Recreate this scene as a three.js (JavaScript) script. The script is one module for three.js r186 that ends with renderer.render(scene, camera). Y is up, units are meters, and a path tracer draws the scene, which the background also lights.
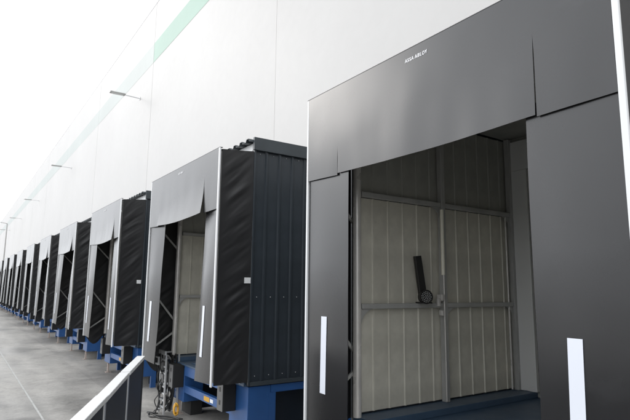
import * as THREE from 'three';
import { mergeGeometries } from 'three/addons/utils/BufferGeometryUtils.js';
import { RoundedBoxGeometry } from 'three/addons/geometries/RoundedBoxGeometry.js';
import { TextGeometry } from 'three/addons/geometries/TextGeometry.js';
import { FontLoader } from 'three/addons/loaders/FontLoader.js';
import { ImprovedNoise } from 'three/addons/math/ImprovedNoise.js';

// ---------------------------------------------------------------- camera, sky, sun, exposure
const scene = new THREE.Scene();
const camera = new THREE.PerspectiveCamera(44.27, 1024 / 683, 0.05, 3000);
camera.position.set(1.44, 2.515, 3.221);
camera.rotation.set(0.1498, 0.9708, 0.0109, 'YXZ');
scene.add(camera);

const renderer = new THREE.WebGLRenderer({ antialias: true });
renderer.setSize(1024, 683);
renderer.toneMapping = THREE.LinearToneMapping;
renderer.toneMappingExposure = 1.0;
renderer.shadowMap.enabled = true;

const SUN = new THREE.Vector3(-0.80, 0.42, 0.50).normalize();
// even white overcast: brightest overhead, a little dimmer at the horizon
{
  const w = 128, h = 64, d = new Float32Array(w * h * 4);
  for (let j = 0; j < h; j++) {
    const el = ((j + 0.5) / h - 0.5) * Math.PI;
    const base = 1.5 + 0.3 * Math.max(0, Math.sin(el));
    for (let i = 0; i < w; i++) {
      const az = ((i + 0.5) / w - 0.5) * Math.PI * 2;           // the veiled sun brightens a broad part of the cloud
      const c = Math.max(0, Math.cos(el) * Math.cos(az) * SUN.x + Math.sin(el) * SUN.y + Math.cos(el) * Math.sin(az) * SUN.z);
      const L = base + 1.1 * c ** 5;
      d.set([L * 0.972, L, L * 1.04, 1], (j * w + i) * 4);
    }
  }
  const sky = new THREE.DataTexture(d, w, h, THREE.RGBAFormat, THREE.FloatType);
  sky.mapping = THREE.EquirectangularReflectionMapping;
  sky.magFilter = THREE.LinearFilter; sky.minFilter = THREE.LinearFilter; sky.needsUpdate = true;
  scene.background = sky; scene.environment = sky;
}
const sun = new THREE.DirectionalLight(0xfff9f2, 0.5);
sun.position.set(-12, 0, 0).addScaledVector(SUN, 120);
sun.target.position.set(-12, 0, 0);
sun.castShadow = true; sun.shadow.radius = 28;
sun.shadow.mapSize.set(2048, 2048);
Object.assign(sun.shadow.camera, { left: -90, right: 90, top: 60, bottom: -60, near: 1, far: 300 });
scene.add(sun, sun.target);

// ---------------------------------------------------------------- helpers
let seed = 7;
const rnd = () => { seed = (seed * 1664525 + 1013904223) >>> 0; return seed / 4294967296; };
const rr = (a, b) => a + (b - a) * rnd();
const perlin = new ImprovedNoise();
const lin = (r, g, b) => new THREE.Color().setRGB(r, g, b);
const noise2 = (x, y, z = 0) => perlin.noise(x, y, z);
// tileable fractal noise on [0,1)^2
function tileNoise(u, v, f, z, oct = 4) {
  let s = 0, a = 0.5, n = 0;
  for (let o = 0; o < oct; o++) {
    const U = u * f, V = v * f;
    const w = (x, y) => perlin.noise(x, y, z + o * 9.7);
    const q = w(U, V) * (1 - u) * (1 - v) + w(U - f, V) * u * (1 - v) + w(U, V - f) * (1 - u) * v + w(U - f, V - f) * u * v;
    s += q * a; n += a; a *= 0.55; f *= 2;
  }
  return s / n;
}
function tex(size, fn, srgb, repeat = 1) {
  const d = new Uint8Array(size * size * 4);
  for (let j = 0; j < size; j++) for (let i = 0; i < size; i++) {
    const c = fn((i + 0.5) / size, (j + 0.5) / size, i, j);
    d.set([...c.map((x) => Math.max(0, Math.min(255, x * 255))), 255], (j * size + i) * 4);
  }
  const t = new THREE.DataTexture(d, size, size);
  t.wrapS = t.wrapT = THREE.RepeatWrapping; t.magFilter = THREE.LinearFilter; t.minFilter = THREE.LinearMipmapLinearFilter;
  t.generateMipmaps = true; t.repeat.set(repeat, repeat);
  if (srgb) t.colorSpace = THREE.SRGBColorSpace;
  t.needsUpdate = true;
  return t;
}
const grey = (x) => [x, x, x];

// uv in metres from position, by the dominant normal
function metric(g) {
  const p = g.attributes.position, n = g.attributes.normal, uv = new Float32Array(p.count * 2);
  for (let i = 0; i < p.count; i++) {
    const ax = Math.abs(n.getX(i)), ay = Math.abs(n.getY(i)), az = Math.abs(n.getZ(i));
    const X = p.getX(i), Y = p.getY(i), Z = p.getZ(i);
    if (ay >= ax && ay >= az) { uv[2 * i] = X; uv[2 * i + 1] = Z; }
    else if (ax >= az) { uv[2 * i] = Z; uv[2 * i + 1] = Y; }
    else { uv[2 * i] = X; uv[2 * i + 1] = Y; }
  }
  g.setAttribute('uv', new THREE.BufferAttribute(uv, 2));
  return g;
}
// box from min to max corners
function bx(x0, x1, y0, y1, z0, z1, r = 0) {
  const w = x1 - x0, h = y1 - y0, d = z1 - z0;
  const g = r ? new RoundedBoxGeometry(w, h, d, 2, Math.min(r, w / 2.1, h / 2.1, d / 2.1)) : new THREE.BoxGeometry(w, h, d);
  g.translate((x0 + x1) / 2, (y0 + y1) / 2, (z0 + z1) / 2);
  return metric(g.index ? g.toNonIndexed() : g);
}
function bar(a, b, w, h = w) {                       // square bar between two points
  const A = new THREE.Vector3(...a), B = new THREE.Vector3(...b), L = A.distanceTo(B);
  const g = new THREE.BoxGeometry(w, h, L).toNonIndexed();
  const m = new THREE.Matrix4().lookAt(A, B, Math.abs(B.y - A.y) > 0.99 * L ? new THREE.Vector3(1, 0, 0) : new THREE.Vector3(0, 1, 0));
  m.setPosition(A.add(B).multiplyScalar(0.5));
  return metric(g.applyMatrix4(m));
}
function rod(a, b, r, seg = 14, r2 = r) {
  const A = new THREE.Vector3(...a), B = new THREE.Vector3(...b), L = A.distanceTo(B);
  const g = new THREE.CylinderGeometry(r2, r, L, seg).toNonIndexed();
  const q = new THREE.Quaternion().setFromUnitVectors(new THREE.Vector3(0, 1, 0), B.clone().sub(A).normalize());
  g.applyQuaternion(q); g.translate(...A.add(B).multiplyScalar(0.5).toArray());
  return metric(g);
}
function hose(pts, r, seg = 40) {
  const c = new THREE.CatmullRomCurve3(pts.map((p) => new THREE.Vector3(...p)));
  return metric(new THREE.TubeGeometry(c, seg, r, 7).toNonIndexed());
}
const join = (...gs) => mergeGeometries(gs.flat());
// a sheet with thickness: fn(u,v) -> [x,y,z], offset along dir
function sheet(fn, nu, nv, dir, t) {
  const pos = [], idx = [], N = (nu + 1) * (nv + 1), uv = [];
  for (let s = 0; s < 2; s++) for (let j = 0; j <= nv; j++) for (let i = 0; i <= nu; i++) {
    const p = fn(i / nu, j / nv);
    pos.push(p[0] - s * t * dir[0], p[1] - s * t * dir[1], p[2] - s * t * dir[2]); uv.push(p[0] + p[2], p[1]);
  }
  const id = (i, j, s) => s * N + j * (nu + 1) + i;
  for (let j = 0; j < nv; j++) for (let i = 0; i < nu; i++) {
    const a = id(i, j, 0), b = id(i + 1, j, 0), c = id(i + 1, j + 1, 0), d = id(i, j + 1, 0);
    idx.push(a, b, c, a, c, d, a + N, c + N, b + N, a + N, d + N, c + N);
  }
  const g = new THREE.BufferGeometry();
  g.setAttribute('position', new THREE.Float32BufferAttribute(pos, 3));
  g.setAttribute('uv', new THREE.Float32BufferAttribute(uv, 2));
  g.setIndex(idx); g.computeVertexNormals();
  // rim, own vertices
  const rp = [], ru = [];
  const quad = (a, b) => {
    const A = pos.slice(a * 3, a * 3 + 3), B = pos.slice(b * 3, b * 3 + 3), A2 = pos.slice((a + N) * 3, (a + N) * 3 + 3), B2 = pos.slice((b + N) * 3, (b + N) * 3 + 3);
    rp.push(...A, ...A2, ...B2, ...A, ...B2, ...B); for (let k = 0; k < 6; k++) ru.push(0, 0);
  };
  for (let i = 0; i < nu; i++) { quad(id(i, 0, 0), id(i + 1, 0, 0)); quad(id(i + 1, nv, 0), id(i, nv, 0)); }
  for (let j = 0; j < nv; j++) { quad(id(0, j + 1, 0), id(0, j, 0)); quad(id(nu, j, 0), id(nu, j + 1, 0)); }
  const r = new THREE.BufferGeometry();
  r.setAttribute('position', new THREE.Float32BufferAttribute(rp, 3));
  r.setAttribute('uv', new THREE.Float32BufferAttribute(ru, 2));
  r.computeVertexNormals();
  return mergeGeometries([g.toNonIndexed(), r]);
}
// open profile [[s,t],...] swept upwards: trapezoid sheet piece; s along a, t along b, height along y (or roof: along z)
function profileSheet(profile, map, h0, h1, th) {
  const pos = [];
  const tri = (a, b, c) => pos.push(...a, ...b, ...c);
  const off = profile.map(([s, t]) => [s, t - th]);
  for (let i = 0; i < profile.length - 1; i++) {
    for (const [P, flip] of [[profile, false], [off, true]]) {
      const a = map(P[i][0], P[i][1], h0), b = map(P[i + 1][0], P[i + 1][1], h0), c = map(P[i + 1][0], P[i + 1][1], h1), d = map(P[i][0], P[i][1], h1);
      if (!flip) { tri(a, b, c); tri(a, c, d); } else { tri(a, c, b); tri(a, d, c); }
    }
    for (const h of [h0, h1]) {
      const a = map(...profile[i], h), b = map(...profile[i + 1], h), c = map(...off[i + 1], h), d = map(...off[i], h);
      tri(a, b, c); tri(a, c, d);
    }
  }
  for (const k of [0, profile.length - 1]) {
    const a = map(...profile[k], h0), b = map(...profile[k], h1), c = map(...off[k], h1), d = map(...off[k], h0);
    tri(a, b, c); tri(a, c, d);
  }
  const g = new THREE.BufferGeometry();
  g.setAttribute('position', new THREE.Float32BufferAttribute(pos, 3));
  g.computeVertexNormals();
  return metric(g);
}

const taken = {};
function numbered(n) { if (!(n in taken)) { taken[n] = 0; return n; } taken[n]++; return n + '_' + String(taken[n]).padStart(3, '0'); }
function obj(name, g, m, parent, label) {
  const o = new THREE.Mesh(g, m); o.name = parent === scene ? numbered(name) : name;
  o.castShadow = o.receiveShadow = true; parent.add(o);
  if (label) o.userData.label = label;
  return o;
}
function thing(name, label, category, [x, y, z] = [0, 0, 0], group) {
  const o = new THREE.Group(); o.name = numbered(name); o.position.set(x, y, z); scene.add(o);
  o.userData = { label, category }; if (group) o.userData.group = group;
  return o;
}
const structure = (o) => { o.userData.kind = 'structure'; return o; };

// ---------------------------------------------------------------- materials
const fineBump = tex(256, (u, v) => grey(0.5 + 0.5 * tileNoise(u, v, 24, 3, 3)), false, 3);
const grimeTex = tex(512, (u, v) => {
  const n = tileNoise(u, v, 5, 1, 5), m = tileNoise(u, v, 28, 8, 3);
  return grey(0.88 + 0.16 * n + 0.025 * m);
}, true, 0.6);
const roughTex = tex(512, (u, v) => grey(0.82 + 0.28 * tileNoise(u, v, 6, 21, 5)), false, 0.5);
const vinylRough = tex(256, (u, v) => grey(0.9 + 0.2 * tileNoise(u, v, 4, 21, 4)), false, 0.35);
const vinylMap = tex(512, (u, v) => {                       // faint dust film with soft-edged wipe marks
  const n = tileNoise(u, v, 4, 61, 5), s = Math.max(0, tileNoise(u, v, 7, 66, 5) - 0.15);
  return grey(0.9 + 0.22 * n + 0.6 * s);
}, true, 0.4);
const wallTex = tex(512, (u, v) => grey(0.95 + 0.05 * tileNoise(u, v, 3, 4, 4) + 0.015 * tileNoise(u, v, 40, 5, 2)), true, 0.08);
const M = {};
const std = (o) => new THREE.MeshPhysicalMaterial(o);
M.vinyl = std({ color: lin(0.022, 0.022, 0.0235), roughness: 0.30, ior: 1.6, roughnessMap: vinylRough, map: vinylMap });
M.curtain = std({ color: lin(0.016, 0.016, 0.017), roughness: 0.5, bumpMap: fineBump, bumpScale: 0.0005 });
M.piping = std({ color: lin(0.78, 0.79, 0.80), roughness: 0.5 });
M.reflector = std({ color: lin(0.74, 0.77, 0.84), roughness: 0.35 });
M.letter = std({ color: lin(0.8, 0.8, 0.82), roughness: 0.5 });
M.anthracite = std({ color: lin(0.046, 0.057, 0.068), roughness: 0.4, map: grimeTex, roughnessMap: roughTex });
M.fascia = std({ color: lin(0.065, 0.079, 0.088), roughness: 0.4, map: grimeTex });
M.cream = std({ color: lin(0.84, 0.81, 0.70), roughness: 0.5, map: grimeTex });
M.creamB = std({ color: lin(0.79, 0.76, 0.655), roughness: 0.5, map: grimeTex });
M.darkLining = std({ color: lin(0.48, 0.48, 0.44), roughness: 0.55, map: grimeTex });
M.steel = std({ color: lin(0.90, 0.87, 0.83), roughness: 0.36, metalness: 0.25, map: grimeTex, roughnessMap: roughTex });
M.steelDull = std({ color: lin(0.60, 0.60, 0.58), roughness: 0.45, metalness: 0.2, map: grimeTex });
M.jamb = std({ color: lin(0.84, 0.84, 0.82), roughness: 0.5, map: wallTex });
M.blue = std({ color: lin(0.035, 0.125, 0.36), roughness: 0.42, map: grimeTex, roughnessMap: roughTex });
M.blueDeck = std({ color: lin(0.075, 0.13, 0.21), roughness: 0.5, map: grimeTex, roughnessMap: roughTex });
M.blueDark = std({ color: lin(0.014, 0.024, 0.04), roughness: 0.6, map: grimeTex });
M.rubber = std({ color: lin(0.018, 0.018, 0.018), roughness: 0.75 });
M.bumperPlate = std({ color: lin(0.20, 0.20, 0.20), roughness: 0.5, metalness: 0.4, map: grimeTex });
M.leg = std({ color: lin(0.62, 0.52, 0.46), roughness: 0.6, map: grimeTex });
M.black = std({ color: lin(0.012, 0.012, 0.012), roughness: 0.45 });
M.white = std({ color: lin(0.78, 0.79, 0.79), roughness: 0.4 });
M.yellow = std({ color: lin(0.62, 0.33, 0.03), roughness: 0.5 });
M.tube = std({ color: lin(0.86, 0.83, 0.70), roughness: 0.4 });
M.alu = std({ color: lin(0.62, 0.63, 0.64), roughness: 0.38, metalness: 0.6 });
M.facade = std({ color: lin(0.632, 0.62, 0.605), roughness: 0.5, map: wallTex });
M.joint = std({ color: lin(0.30, 0.31, 0.31), roughness: 0.8 });
M.cap = std({ color: lin(0.22, 0.22, 0.22), roughness: 0.5 });
M.panelDark = std({ color: lin(0.028, 0.031, 0.034), roughness: 0.5, map: grimeTex });
M.capWhite = std({ color: lin(0.80, 0.80, 0.79), roughness: 0.5, map: wallTex });

const concreteMap = tex(1536, (u, v) => {
  const a = tileNoise(u, v, 4, 31, 5);                      // broad damp blotches
  const st = tileNoise(u * 1.0, v, 2, 77, 2) + 0.7 * (() => { // streaks drawn out along x
    const f = 26, V = v * f; return perlin.noise(u * 3, V, 5.5) * (1 - u) + perlin.noise(u * 3 - 3, V, 5.5) * u;
  })();
  const g = tileNoise(u, v, 90, 12, 3), d = Math.max(0, tileNoise(u, v, 9, 57, 4) - 0.12);
  const md = tileNoise(u, v, 34, 91, 4), sp = tileNoise(u, v, 200, 17, 2);
  const sc = Math.max(0, 0.05 - Math.abs(tileNoise(u, v, 6, 43, 3))) * 1.1;           // thin meandering scuffs
  const k = 0.655 + 0.20 * a + 0.15 * st + 0.085 * md + 0.07 * g + 0.08 * sp - 0.5 * d - 0.7 * sc;
  return [k * 1.0, k * 0.98, k * 0.945];
}, true, 1 / 11);
const concreteRough = tex(512, (u, v) => grey(0.70 + 0.75 * tileNoise(u, v, 4, 31, 5)), false, 1 / 11);
const concreteBump = tex(512, (u, v) => grey(0.5 + 0.4 * tileNoise(u, v, 60, 13, 3)), false, 1 / 3);
M.concrete = std({ color: lin(0.80, 0.80, 0.80), map: concreteMap, roughness: 0.75, roughnessMap: concreteRough, bumpMap: concreteBump, bumpScale: 0.004 });
M.asphalt = std({ color: lin(0.30, 0.30, 0.29), roughness: 0.9, map: concreteMap });
M.sealant = std({ color: lin(0.55, 0.55, 0.53), roughness: 0.8, map: grimeTex });

// ---------------------------------------------------------------- setting: ground
const WALLZ = -3.7;
structure(obj('ground', metric(new THREE.PlaneGeometry(2400, 2400).rotateX(-Math.PI / 2).translate(-300, -0.2, 0).toNonIndexed()), M.asphalt, scene));
{
  const yard = new THREE.Group(); yard.name = 'concrete_yard'; structure(yard); scene.add(yard);
  // slabs with open joints, two bays deep beside the docks and a few further out
  const xs = []; for (let x = 42; x > -200; x -= 12) xs.push(x);
  for (const [z0, z1] of [[WALLZ + 0.02, 1.62], [1.66, 9.66], [9.68, 17.68], [17.7, 29.7]])
    for (const x of xs) obj('slab', bx(x - 11.985, x, -0.2, 0, z0, z1), M.concrete, yard);
  for (const x of xs) obj('joint_strip', bx(x - 12, x, -0.2, 0.004, 1.622, 1.658), M.sealant, yard);
}

// ---------------------------------------------------------------- warehouse wall
{
  const b = thing('warehouse', 'huge white warehouse wall with pale green stripe behind the dock row', 'building', [0, 0, WALLZ]);
  const H = 16.45, edges = []; for (let x = 25.4; x > -200; x -= 12.05) edges.push(x);
  const g = bx(-12.033, 0, 0, H, -0.25, 0);
  obj('backing', bx(-215, 25.4, 0, H - 0.05, -1.2, -0.26), M.joint, b);
  for (let i = 0; i < edges.length; i++) {
    const o = obj('facade_panel', g, M.facade, b); o.position.set(edges[i], 0, (i % 3) * 0.002);
    const cp = obj('parapet_cap', bx(-12.045, -0.005, H + 0.002, H + 0.05, -0.4, 0.006), M.cap, b); cp.position.x = edges[i];
    const glareFade = i >= 4 ? 0.82 : 0;                          // glare on the run past the joint, put into its colour
    const c = lin(0.32 + 0.23 * glareFade, 0.50 + 0.065 * glareFade, 0.41 + 0.15 * glareFade);
    const st = obj('green_stripe', bx(-12.03, -0.003, 13.32, 14.33, 0.0045, 0.0065), std({ color: c, roughness: 0.5, map: wallTex }), b, i >= 4 ? 'green stripe with glare painted into its colour' : 'pale green stripe');
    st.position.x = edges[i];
  }
  // end wall and roof close the body of the building
  obj('roof', bx(-215, 25.4, H - 0.4, H - 0.3, -60, -1.25), M.cap, b);
}

// ---------------------------------------------------------------- wall lamps
const lampNames = ['nearest', 'second', 'third', 'fourth', 'fifth'];
[-24.8, -44.4, -65.0, -85.0, -105].forEach((x, i) => {
  const t = thing('wall_lamp', `floodlight on a thin arm high on the white wall, ${lampNames[i]} from the camera`, 'lamp', [x, 12.1, WALLZ], 'floodlights along the wall');
  obj('wall_plate', bx(-0.06, 0.06, -0.07, 0.07, 0.008, 0.03), M.white, t);
  obj('arm', bar([0, 0, 0.03], [0, 0.03, 0.85], 0.035), M.alu, t);
  const h = obj('lamp_head', bx(-0.13, 0.13, 0.0, 0.07, 0.75, 1.5, 0.02), M.steelDull, t);
  obj('lens', bx(-0.10, 0.10, -0.012, 0.0, 0.85, 1.44), M.white, h);
});
{
  const t = thing('lamp_post', 'thin grey lamp post rising above the far end of the dock row', 'lamp post', [-88.6, 0, -2.2]);
  obj('pole', rod([0, 0, 0], [0, 11.6, 0], 0.13, 12, 0.07), M.steelDull, t);
  obj('arm', bar([0, 11.6, 0], [0, 11.8, 1.3], 0.08), M.steelDull, t);
  obj('lamp_head', bx(-0.16, 0.16, 11.74, 11.86, 1.2, 2.0, 0.03), M.steelDull, t);
}

// ---------------------------------------------------------------- docks
const P = 5.958, W = 3.4, HT = 4.69, HJ = 3.72, FB = 1.08, DZ = -0.62, HH = 4.97, HB = 1.0;
const font = await new FontLoader().loadAsync('fonts/droid/droid_sans_bold.typeface.json');
const ordinal = ['nearest the camera', 'second from the camera', 'third from the camera', 'fourth from the camera', 'fifth from the camera', 'sixth from the camera', 'seventh from the camera', 'eighth from the camera', 'ninth from the camera', 'tenth from the camera', 'eleventh from the camera', 'twelfth from the camera'];
const NDOCK = 12;

// fabric variants
function shelterGeos(v) {
  const k = v * 3.7, G = {};
  const o = [0.0, 1.0, 0.6][v % 3];                         // how far the flaps stand out at the foot
  const wav = (x, y) => 0.010 * noise2(x * 1.1 + k, y * 0.8, k) + 0.004 * noise2(x * 3 + k, y * 1.3, k + 4);
  const sL = -2.84, sR = -0.54, tL = 4.0, tR = 4.31;
  // the header is slit twice from its lower edge; between the slits it hangs a little forward
  const common = (x, y) => 0.010 + 1.3 * wav(x, y) * Math.max(0, (HT - y) / (HT - HJ));
  const gap = (y, t) => 0.004 * Math.min(1, Math.max(0, (t - y) / 0.12));
  G.header = sheet((u, w) => {
    const y0 = HJ - [0.02, 0.04, 0.035][v] * Math.sin(Math.PI * u) - 0.012 * v, y = y0 + (HT - y0) * w;
    const xl = sL + gap(y, tL), xr = sR - gap(y, tR), x = xl + (xr - xl) * u;
    const t = tL + (tR - tL) * u, f = Math.max(0, t - y) / (t - HJ);
    return [x, y, common(x, y) + [0.007, 0.05, 0.036][v] * f * f * (0.55 + 0.45 * u)];
  }, 44, 24, [0, 0, 1], 0.004);
  G.endL = sheet((u, w) => { const y = HJ - 0.02 * u + (HT - HJ + 0.02 * u) * w, x = -W + (sL - gap(y, tL) + W) * u;
    return [x, y, common(x, y)]; }, 10, 24, [0, 0, 1], 0.004);
  G.endR = sheet((u, w) => { const y = HJ - 0.012 * (1 - u) + (HT - HJ + 0.012 * (1 - u)) * w, xl = sR + gap(y, tR), x = xl - xl * u;
    return [x, y, common(x, y)]; }, 10, 24, [0, 0, 1], 0.004);
  const flapZ = (a, x, y, sg) => {                          // a: 0 at the outer edge, 1 at the inner edge
    const f = (HJ + 0.12 - y) / (HJ + 0.12 - FB);
    return -0.010 + (1 - o) * f * a * 0.015 - o * 0.075 * a * Math.max(0, 1 - f) ** 0.8 + a * 1.1 * Math.min(1, f * 4) * wav(x + 20 * sg, y) + (0.016 + 0.012 * o) * Math.sin(Math.PI * a) * Math.min(1, f * 2.5);
  };
  const flap = (xo, xi, sg) => sheet((u, w) => {
    const a = sg < 0 ? u : 1 - u, x = sg < 0 ? xo + (xi - xo) * u : xi + (xo - xi) * u;
    const y = FB - 0.03 * a * a + (HJ + 0.12 - FB) * w;
    return [x, y, flapZ(a, x, y, sg)];
  }, 14, 40, [0, 0, 1], 0.005);
  const strip = (xo, xi, sg, xc) => sheet((u, w) => {
    const y = 1.44 + 0.78 * w, x = xc + 0.1 * (u - 0.5) + 0.018 * (1 - w) * -1;
    return [x, y, flapZ((x - xo) / (xi - xo), x, y, sg) + 0.006];
  }, 3, 12, [0, 0, 1], 0.002);
  G.stripL = strip(-W, -2.675, -1, -3.055);
  G.stripR = strip(0, -0.635, 1, -0.365);
  G.flapL = flap(-W, -2.675, -1);
  G.flapR = flap(0, -0.635, 1);
  const curtain = (x, out) => sheet((u, w) => {
    const z = -0.05 + (DZ + 0.055) * u * 1.0 - 0.0, lo = out > 0 ? 1.06 : 1.06 - 0.26 * Math.sin(Math.PI * Math.min(1, u * 1.1)) , y = lo + (HT - 0.01 - lo) * w + 0.05 * u * w;
    const e = Math.sin(Math.PI * Math.min(1, Math.max(0, u)));
    const d = y + 0.85 * z + 0.10 * noise2(z * 2.2 + k, y * 1.1, k), am = 0.35 + 0.9 * Math.abs(noise2(y * 0.9 + k, z * 1.2, 3 + k));
    const fold = am * (0.18 * Math.sin(d * 24 + 5 * noise2(y * 0.9, z * 1.4, k)) + 1.2 * noise2(d * 5.5, y * 0.7 - z * 1.1, k + 2) + 0.6 * noise2(d * 13, y * 0.9 - z * 1.6, k + 6));
    return [x + out * (e * (0.026 * fold - 0.012)), y, out > 0 ? z : z];
  }, 16, 150, [out, 0, 0], 0.004);
  G.curtainR = curtain(0.0, 1);
  G.curtainL = curtain(-W, -1);
  G.top = sheet((u, w) => {
    const x = -W + 0.01 + (W - 0.02) * u, z = -0.03 + (DZ + 0.04) * w;
    return [x, HT - 0.012 + 0.05 * w - 0.02 * Math.sin(Math.PI * w) + 0.01 * noise2(x * 1.5 + k, z * 3, k), z];
  }, 40, 8, [0, 1, 0], 0.004);
  return G;
}
const variants = [0, 1, 2].map(shelterGeos);
const textGeo = new TextGeometry('ASSA ABLOY', { font, size: 0.034, depth: 0.0015, curveSegments: 4, bevelEnabled: false });
textGeo.computeBoundingBox();
const tw = textGeo.boundingBox.max.x;
textGeo.scale(0.275 / tw, 1, 1);

function makeShelter(k) {
  const v = [0, 1, 2, 1, 2, 0, 1, 2, 1, 2, 1, 2][k], G = variants[v];
  const t = thing('dock_shelter', `dark grey vinyl dock shelter with flaps and white edging, ${ordinal[k]}`, 'dock shelter', [-P * k, 0, 0], 'dock shelters in the row');
  const h = obj('header_flap', G.header, M.vinyl, t);
  if (k < 6) obj('lettering', textGeo, M.letter, h, 'small white maker\u2019s lettering').position.set(-1.81, 4.565, 0.012);
  obj('header_end_flap', G.endL, M.vinyl, t); obj('header_end_flap', G.endR, M.vinyl, t);
  const l = obj('side_flap', G.flapL, M.vinyl, t), r = obj('side_flap', G.flapR, M.vinyl, t);
  obj('reflective_strip', G.stripL, M.reflector, l, 'white reflective strip');
  obj('reflective_strip', G.stripR, M.reflector, r, 'white reflective strip');
  obj('edging', bx(-W - 0.03, -W - 0.002, 1.05, HT, -0.04, 0.012, 0.004), M.piping, t);
  obj('edging', bx(0.002, 0.044, 1.05, HT, -0.012, 0.012, 0.004), M.piping, t);
  obj('top_edging', bx(-W - 0.03, 0.044, HT + 0.001, HT + 0.006, -0.04, 0.012), M.black, t);
  obj('side_curtain', G.curtainL, M.curtain, t); obj('side_curtain', G.curtainR, M.curtain, t);
  obj('top_curtain', G.top, M.curtain, t);
  // front frame behind the flaps and the folding arms that carry it
  obj('front_frame', join(bx(-W + 0.01, -W + 0.06, 1.1, HT - 0.04, -0.1, -0.045), bx(-0.06, -0.01, 1.1, HT - 0.04, -0.1, -0.045), bx(-W + 0.062, -0.062, HT - 0.1, HT - 0.045, -0.1, -0.045)), M.steelDull, t);
  for (const x of [-3.33, -0.07]) {
    obj('folding_arm', bar([x, 3.8, -0.09], [x, 3.28, -0.6], 0.025, 0.035), M.steelDull, t);
    obj('folding_arm', bar([x, 2.42, -0.09], [x, 1.8, -0.6], 0.025, 0.035), M.steelDull, t);
    obj('folding_arm', bar([x + (x < -1 ? 0.035 : -0.035), 1.24, -0.09], [x + (x < -1 ? 0.035 : -0.035), 1.6, -0.6], 0.025, 0.035), M.steelDull, t);
  }
  obj('sticker', bx(-0.004, 0.012, 2.575, 2.665, -0.605, -0.5, 0), M.white, t, 'small white square sticker').position.x = 0.012;
  return t;
}

// profile pieces
const RIB = 0.2523, ribN = 12;
const ribProfile = [[0, 0], [0.193, 0], [0.206, 0.026], [0.234, 0.026], [0.247, 0], [RIB - 0.001, 0]];
const inProfile = [[0, 0], [0.212, 0], [0.221, 0.014], [0.240, 0.014], [0.249, 0], [RIB - 0.001, 0]];
const HD = -3.68;                                           // back of the dock house
const sideOuterR = profileSheet(ribProfile, (s, t, h) => [t, h, -s], HB + 0.06, HH - 0.2, 0.012);
const sideOuterL = profileSheet(ribProfile, (s, t, h) => [-t, h, -s], HB + 0.06, HH - 0.2, 0.012);
const innerL = profileSheet(inProfile, (s, t, h) => [t, h, -s], 1.12, 3.60, 0.008);
const innerR = profileSheet(inProfile, (s, t, h) => [-t, h, -s], 1.12, 3.60, 0.008);
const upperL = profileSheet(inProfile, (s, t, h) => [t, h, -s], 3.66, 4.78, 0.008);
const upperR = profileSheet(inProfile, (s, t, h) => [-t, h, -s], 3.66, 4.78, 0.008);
const roofProfile = [[0, 0], [0.11, 0], [0.135, 0.045], [0.205, 0.045], [0.23, 0], [0.2445, 0]];
const roofGeo = profileSheet(roofProfile, (s, t, h) => [s, t, h], HD, DZ + 0.1, 0.006);
const doorGeo = bx(-2.95, -0.45, 0, 0.532, -3.655, -3.61, 0.008);

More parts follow.
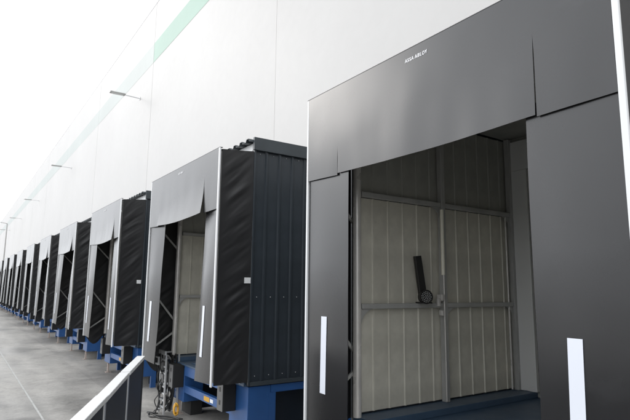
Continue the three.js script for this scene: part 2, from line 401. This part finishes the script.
function makeHouse(k) {
  const t = thing('dock_house', `anthracite ribbed metal dock house behind the dock shelter ${ordinal[k]}`, 'dock house', [-P * k, 0, 0], 'dock houses in the row');
  const near = k < 4;
  const n = near ? ribN : ribN;
  for (let i = 0; i < n; i++) {
    const z = DZ - 0.03 - i * RIB - 0.002;
    obj('cladding_panel', sideOuterR, M.anthracite, t).position.set(-0.04, 0, z);
    if (near) obj('cladding_panel', sideOuterL, M.anthracite, t).position.set(-W + 0.04, 0, z);
    if (near) {
      const mi = [M.cream, M.creamB][(i * 7) % 3 % 2];
      obj('lining_panel', innerL, mi, t).position.set(-W + 0.075, 0, z - 0.01);
      obj('lining_panel', innerR, mi, t).position.set(-0.075, 0, z - 0.01);
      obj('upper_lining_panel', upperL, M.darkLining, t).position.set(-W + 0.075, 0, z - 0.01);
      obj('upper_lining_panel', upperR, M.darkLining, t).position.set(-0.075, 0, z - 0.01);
    }
  }
  if (!near) {
    obj('far_wall', bx(-W + 0.01, -W + 0.05, HB + 0.06, HH - 0.2, HD, DZ - 0.03), M.anthracite, t);
  }
  // corner trims and fascias
  obj('corner_trim', bx(-0.09, 0.006, HB, HH - 0.205, DZ - 0.032, DZ, 0.004), M.anthracite, t);
  obj('corner_trim', bx(-W - 0.006, -W + 0.09, HB, HH - 0.205, DZ - 0.032, DZ, 0.004), M.anthracite, t);
  obj('fascia', bx(-0.02, 0.03, HH - 0.215, HH, HD, DZ + 0.02, 0.004), M.fascia, t);
  obj('fascia', bx(-W - 0.03, -W + 0.02, HH - 0.215, HH, HD, DZ + 0.02, 0.004), M.fascia, t);
  obj('base_trim', bx(-0.05, 0.012, HB, HB + 0.058, HD, DZ - 0.034), M.fascia, t);
  obj('base_trim', bx(-W - 0.012, -W + 0.05, HB, HB + 0.058, HD, DZ - 0.034), M.fascia, t);
  obj('bright_gap_plate', bx(-W + 0.1, -0.1, HH - 0.25, HH - 0.085, DZ - 0.028, DZ - 0.018), M.white, t, 'added white plate standing for the bright gap under the roof edge');  // added white plate, imitates the bright see-through gap above the curtain
  obj('ceiling', bx(-W + 0.06, -0.06, HH - 0.15, HH - 0.10, HD, DZ - 0.105), M.darkLining, t);
  obj('rear_wall', bx(-W + 0.05, -0.05, 1.03, HH - 0.16, -3.688, -3.664), M.darkLining, t);
  const rn = 14;
  for (let i = 0; i < rn; i++) obj('roof_sheet', roofGeo, M.fascia, t).position.set(-W + 0.0 + i * (W / rn), HH - 0.075, 0);
  obj('lintel', bx(-W + 0.1, -0.1, HH - 0.26, HH - 0.1, DZ - 0.1, DZ - 0.03), M.steelDull, t);
  if (near) {
    const scr = [];
    for (let i = 0; i < ribN; i++) for (const y of [1.14, 2.36, HH - 0.26]) {
      const z = DZ - 0.032 - i * RIB - 0.1;
      if (z > HD) scr.push(new THREE.SphereGeometry(0.008, 6, 4).toNonIndexed().translate(-0.036, y, z));
    }
    const s = obj('screws', metric(join(scr)), M.alu, t); s.userData.kind = 'stuff';
    // steel frame inside, on both walls
    for (const [x, sg] of [[-W + 0.135, 1], [-0.135, -1]]) {
      obj('post', rod([x + 0.015 * sg, 1.1, -0.585], [x + 0.015 * sg, 4.70, -0.585], 0.05, 20), M.steel, t);
      obj('post', bx(x - 0.04, x + 0.04, 1.1, 4.8, -2.09, -2.02, 0.008), M.steelDull, t);
      obj('post', bx(x - 0.04, x + 0.04, 1.1, 4.8, -3.60, -3.53, 0.008), M.steelDull, t);
      for (const y of [2.28, 3.60]) for (const [a, b] of [[DZ - 0.036, -2.018], [-2.092, -3.528]])
        obj('rail', bx(x - 0.03, x + 0.03, y, y + 0.06, b, a, 0.006), M.steelDull, t);
      // corner gussets: thin triangular plates with a hollow edge
      const gus = (z, dz, y, dy) => {
        const s = new THREE.Shape(); s.moveTo(0, 0); s.lineTo(0.17 * dz, 0); s.quadraticCurveTo(0.03 * dz, 0.03 * dy, 0, 0.17 * dy); s.closePath();
        const g = new THREE.ExtrudeGeometry(s, { depth: 0.012, bevelEnabled: false, curveSegments: 6 });
        g.rotateY(-Math.PI / 2); g.translate(x + 0.006, y, z); return metric(g);
      };
      obj('gusset', gus(DZ - 0.038, -1, 2.278, -1), M.steelDull, t);
      obj('gusset', gus(-2.093, -1, 2.278, -1), M.steelDull, t);
      obj('gusset', gus(-3.526, 1, 2.278, -1), M.steelDull, t);
      obj('gusset', gus(-2.016, 1, 3.598, -1), M.steelDull, t);
      obj('gusset', gus(-3.526, 1, 3.598, -1), M.steelDull, t);
      // pale sleeve tube and its latch on the middle post
      obj('sleeve_tube', rod([x + 0.062 * sg, 2.70, -1.99], [x + 0.062 * sg, 3.56, -1.99], 0.024, 14), M.tube, t, 'pale cream tube');
      obj('tube_rod', rod([x + 0.062 * sg, 1.12, -2.0], [x + 0.062 * sg, 2.70, -2.0], 0.010, 10), M.steel, t);
      obj('conduit', rod([x, 1.12, -3.44], [x, 3.59, -3.44], 0.014, 10), M.steel, t);
      obj('latch', join(bx(x + 0.03 * sg - 0.035, x + 0.03 * sg + 0.055, 2.37, 2.45, -1.99, -1.93, 0.008), bx(x + 0.035, x + 0.075, 2.30, 2.40, -1.92, -1.88, 0.006), bx(x + 0.03, x + 0.08, 2.18, 2.25, -1.975, -1.93, 0.006)), M.steel, t);
    }
  }
  // wall opening: jambs, lintel and a closed sectional door
  obj('door_jamb', bx(-3.24, -2.98, 1.102, 4.3, -3.66, -3.585, 0.01), M.jamb, t);
  obj('door_jamb', bx(-0.42, -0.16, 1.102, 4.3, -3.66, -3.585, 0.01), M.jamb, t);
  obj('door_lintel', bx(-3.24, -0.16, 4.302, 4.75, -3.66, -3.585), M.jamb, t);
  if (near) for (let i = 0; i < 6; i++) obj('door_panel', doorGeo, M.cream, t).position.y = 1.03 + i * 0.538;
  return t;
}

function makeLeveller(k) {
  const t = thing('dock_platform', `blue steel dock platform with black bumpers under the dock house ${ordinal[k]}`, 'platform', [-P * k, 0, 0], 'blue dock platforms in the row');
  const Z0 = -0.62;
  obj('deck', bx(-W + 0.06, -0.06, 0.988, 1.02, HD, Z0 + 0.04, 0.006), M.blueDeck, t);
  for (const [a, b] of [[-W + 0.07, -3.02], [-0.38, -0.07]]) obj('deck_kerb', bx(a, b, 1.0205, 1.10, HD, Z0 + 0.03, 0.006), M.blueDeck, t);
  obj('deck_lip', bx(-2.62, -0.78, 0.80, 0.986, Z0 - 0.03, Z0 + 0.02, 0.006), M.blue, t);
  obj('lip_plate', bx(-2.6, -0.8, 1.0215, 1.036, -2.4, Z0 - 0.1, 0.003), M.blueDeck, t);
  for (const [x0, x1] of [[-W + 0.02, -2.73], [-0.67, -0.02]]) {
    const p = obj('pedestal', join(bx(x0, x1, 0.28, 0.985, Z0 - 0.42, Z0 - 0.02, 0.008)), M.blue, t);
    const xa = x0 < -2 ? x1 - 0.24 : x0 + 0.02, xb = xa + 0.22;
    const b = obj('bumper', bx(xa, xb, 0.56, 1.0, Z0 - 0.018, Z0 + 0.2, 0.012), M.rubber, t);
    obj('bumper_plate', bx(xa + 0.004, xb - 0.004, 0.565, 0.995, Z0 + 0.202, Z0 + 0.214, 0.004), M.bumperPlate, b);
    for (const y of [0.66, 0.86]) obj('slot', bx(xa + 0.085, xa + 0.135, y, y + 0.07, Z0 + 0.2145, Z0 + 0.217), M.black, b);
    const xm = (x0 + x1) / 2;
    obj('leg', join(bx(xm - 0.025, xm + 0.025, 0.012, 0.278, Z0 - 0.09, Z0 - 0.04), bx(xm - 0.07, xm + 0.07, 0, 0.011, Z0 - 0.14, Z0 + 0.01)), M.leg, t);
    if (k < 2) obj('base_block', bx(x0 + 0.1, x1 - 0.06, 0, 0.278, Z0 - 0.44, Z0 - 0.2), M.rubber, t);
  }
  obj('front_beam', bx(-2.728, -0.672, 0.46, 0.60, Z0 - 0.12, Z0 - 0.03, 0.006), M.blue, t);
  obj('warning_sticker', bx(-1.75, -1.5, 0.49, 0.57, Z0 - 0.0295, Z0 - 0.027), M.yellow, t, 'yellow warning sticker');
  obj('rating_plate', bx(-1.47, -1.34, 0.50, 0.56, Z0 - 0.0295, Z0 - 0.027), M.white, t, 'small white rating plate');
  // side frames with open bays and recessed back sheet
  for (const s of [0, 1]) {
    const X = (x) => (s ? -W - x : x), b4 = (a, c, ...r) => bx(Math.min(X(a), X(c)), Math.max(X(a), X(c)), ...r);
    obj('side_beam', b4(-0.1, -0.012, 0.87, 0.985, HD, Z0 - 0.425), M.blue, t);
    for (const z of [-1.13, -1.95, -2.78, -3.6]) obj('side_post', b4(-0.1, -0.014, 0.0, 0.868, z, z + 0.125), M.blue, t);
    obj('side_sheet', b4(-0.34, -0.32, 0.05, 0.868, HD, Z0 - 0.43), M.blueDark, t);
  }
  obj('rear_sheet', bx(-2.7, -0.7, 0.02, 1.0, -1.9, -1.86), M.blueDeck, t);
  return t;
}
for (let k = 0; k < NDOCK; k++) { makeShelter(k); makeHouse(k); makeLeveller(k); }

// ---------------------------------------------------------------- dock light in the nearest house
{
  const t = thing('dock_light', 'black swing-arm dock light with round perforated head inside nearest dock house', 'lamp', [-3.2, 2.345, -1.6]);
  const arm = new THREE.Shape();
  arm.moveTo(-0.035, 0); arm.lineTo(0.05, 0); arm.lineTo(0.03, 0.52); arm.lineTo(-0.045, 0.52); arm.closePath();
  const body = new THREE.Group(); body.name = 'body'; t.add(body); body.rotation.y = Math.PI / 2 - 0.35;
  const g = new THREE.ExtrudeGeometry(arm, { depth: 0.05, bevelEnabled: true, bevelSize: 0.006, bevelThickness: 0.006, bevelSegments: 2 });
  obj('arm', metric(g.translate(0, 0.06, -0.02)), M.black, body).rotation.z = 0.1;
  const h = obj('lamp_head', metric(new THREE.CylinderGeometry(0.088, 0.075, 0.09, 28).rotateX(Math.PI / 2).translate(0, 0.075, 0.06).toNonIndexed()), M.black, body);
  const dots = [];
  for (const [r, n] of [[0, 1], [0.022, 6], [0.043, 11], [0.062, 15]]) for (let i = 0; i < n; i++) {
    const a = (i / n) * Math.PI * 2; dots.push(new THREE.SphereGeometry(0.0055, 6, 5).toNonIndexed().translate(r * Math.cos(a), 0.075 + r * Math.sin(a), 0.106));
  }
  obj('diode_grid', metric(join(dots)), M.white, body).userData.kind = 'stuff';
  obj('foot', bx(-0.08, 0.08, -0.005, 0.012, -0.04, 0.1, 0.004), M.black, body);
}

// ---------------------------------------------------------------- hose and cable rack beside the second dock
{
  const t = thing('cable_rack', 'aluminium rack crammed with black hoses and cables beside the second dock platform', 'rack', [-9.28, 0, -0.36]);
  const w = 0.30, H = 1.22;
  for (const [x, z] of [[0, 0], [w, 0], [0, -0.26], [w, -0.26]]) obj('upright', bx(x - 0.016, x + 0.016, 0.02, H - rr(0, 0.06), z - 0.016, z + 0.016, 0.003), M.alu, t);
  for (let i = 0; i < 9; i++) {
    const y = 0.14 + i * 0.128;
    obj('rung', bx(0.018, w - 0.018, y, y + 0.03, -0.012, 0.012), M.alu, t);
    obj('rung', bx(-0.012, 0.012, y, y + 0.03, -0.242, -0.018), M.alu, t);
  }
  obj('open_frame', join(bx(-0.14, 0.12, H - 0.14, H - 0.11, 0.07, 0.1), bx(-0.14, 0.12, H - 0.27, H - 0.24, 0.07, 0.1), bx(-0.14, -0.11, H - 0.239, H - 0.141, 0.07, 0.1), bx(0.09, 0.12, H - 0.239, H - 0.141, 0.07, 0.1)), M.alu, t);
  obj('bracket', bx(-0.05, w + 0.06, H - 0.06, H + 0.02, 0.02, 0.05, 0.004), M.alu, t);
  for (const [y, x] of [[0.85, 0.05], [0.62, 0.12], [0.4, 0.03]]) obj('control_box', bx(x, x + 0.13, y, y + 0.16, -0.1, 0.04, 0.008), y > 0.6 ? M.bumperPlate : M.black, t);
  for (let i = 0; i < 14; i++) {
    const x = rr(0.02, w - 0.02), z = rr(-0.22, 0.06), pts = [[x, 0.02 + rr(0, 0.1), z + rr(0, 0.12)]];
    for (let j = 1; j < 7; j++) pts.push([x + rr(-0.07, 0.07), j * 0.19 + rr(-0.05, 0.05), z + rr(-0.05, 0.07)]);
    obj('hose', hose(pts, rr(0.008, 0.017)), i % 5 === 4 ? M.alu : M.black, t);
  }
  const coil = []; for (let i = 0; i <= 40; i++) { const a = i * 0.62; coil.push([0.70 + 0.03 * Math.sin(i * 1.7), 0.19 + 0.11 * Math.sin(a) * (0.8 + 0.2 * Math.sin(i)), -0.1 + 0.04 * Math.cos(a)]); }
  obj('yellow_hose', hose(coil, 0.014, 160), M.yellow, t, 'coil of yellow hose');
  for (let i = 0; i < 3; i++) obj('floor_hose', hose([[0.1, 0.02, 0.05], [rr(-0.2, 0.1), 0.015, rr(0.1, 0.2)], [rr(0.1, 0.4), 0.015, rr(0.1, 0.3)], [0.5, 0.02, rr(-0.1, 0.2)], [0.8, 0.02, -0.1 - i * 0.05]], 0.012), M.black, t);
}

// ---------------------------------------------------------------- balustrade of dark panels with white coping
{
  const t = thing('barrier_wall', 'dark panelled barrier with white coping at the lower left front', 'barrier', [-5.59, 0, 1.14]);
  const n = 5, L = 1.29, dirA = Math.atan2(1.01, 2.38), top = 1.61;       // runs from its far end towards the camera side
  t.rotation.y = -dirA;
  for (let i = 0; i < n; i++) {
    const x0 = i * L, dz = [0, 0.004, -0.01, 0.006, 0][i];
    obj('panel', bx(x0 + 0.035, x0 + L - 0.035, 0.06, top - 0.045, -0.025, 0.03, 0.004), M.panelDark, t);
    const c = obj('coping', bx(x0 + 0.002, x0 + L - 0.002, top - 0.043, top, -0.045, 0.055, 0.006), M.capWhite, t);
    c.rotation.z = [0.002, -0.006, 0.007, 0, 0][i]; c.position.set(0, dz, [0, 0.006, -0.006, 0, 0][i]);
  }
  for (let i = 0; i <= n; i++) obj('post', bx(i * L - 0.03, i * L + 0.03, 0, top - 0.046, -0.035, 0.04, 0.006), i ? M.alu : M.panelDark, t);
}

renderer.render(scene, camera);
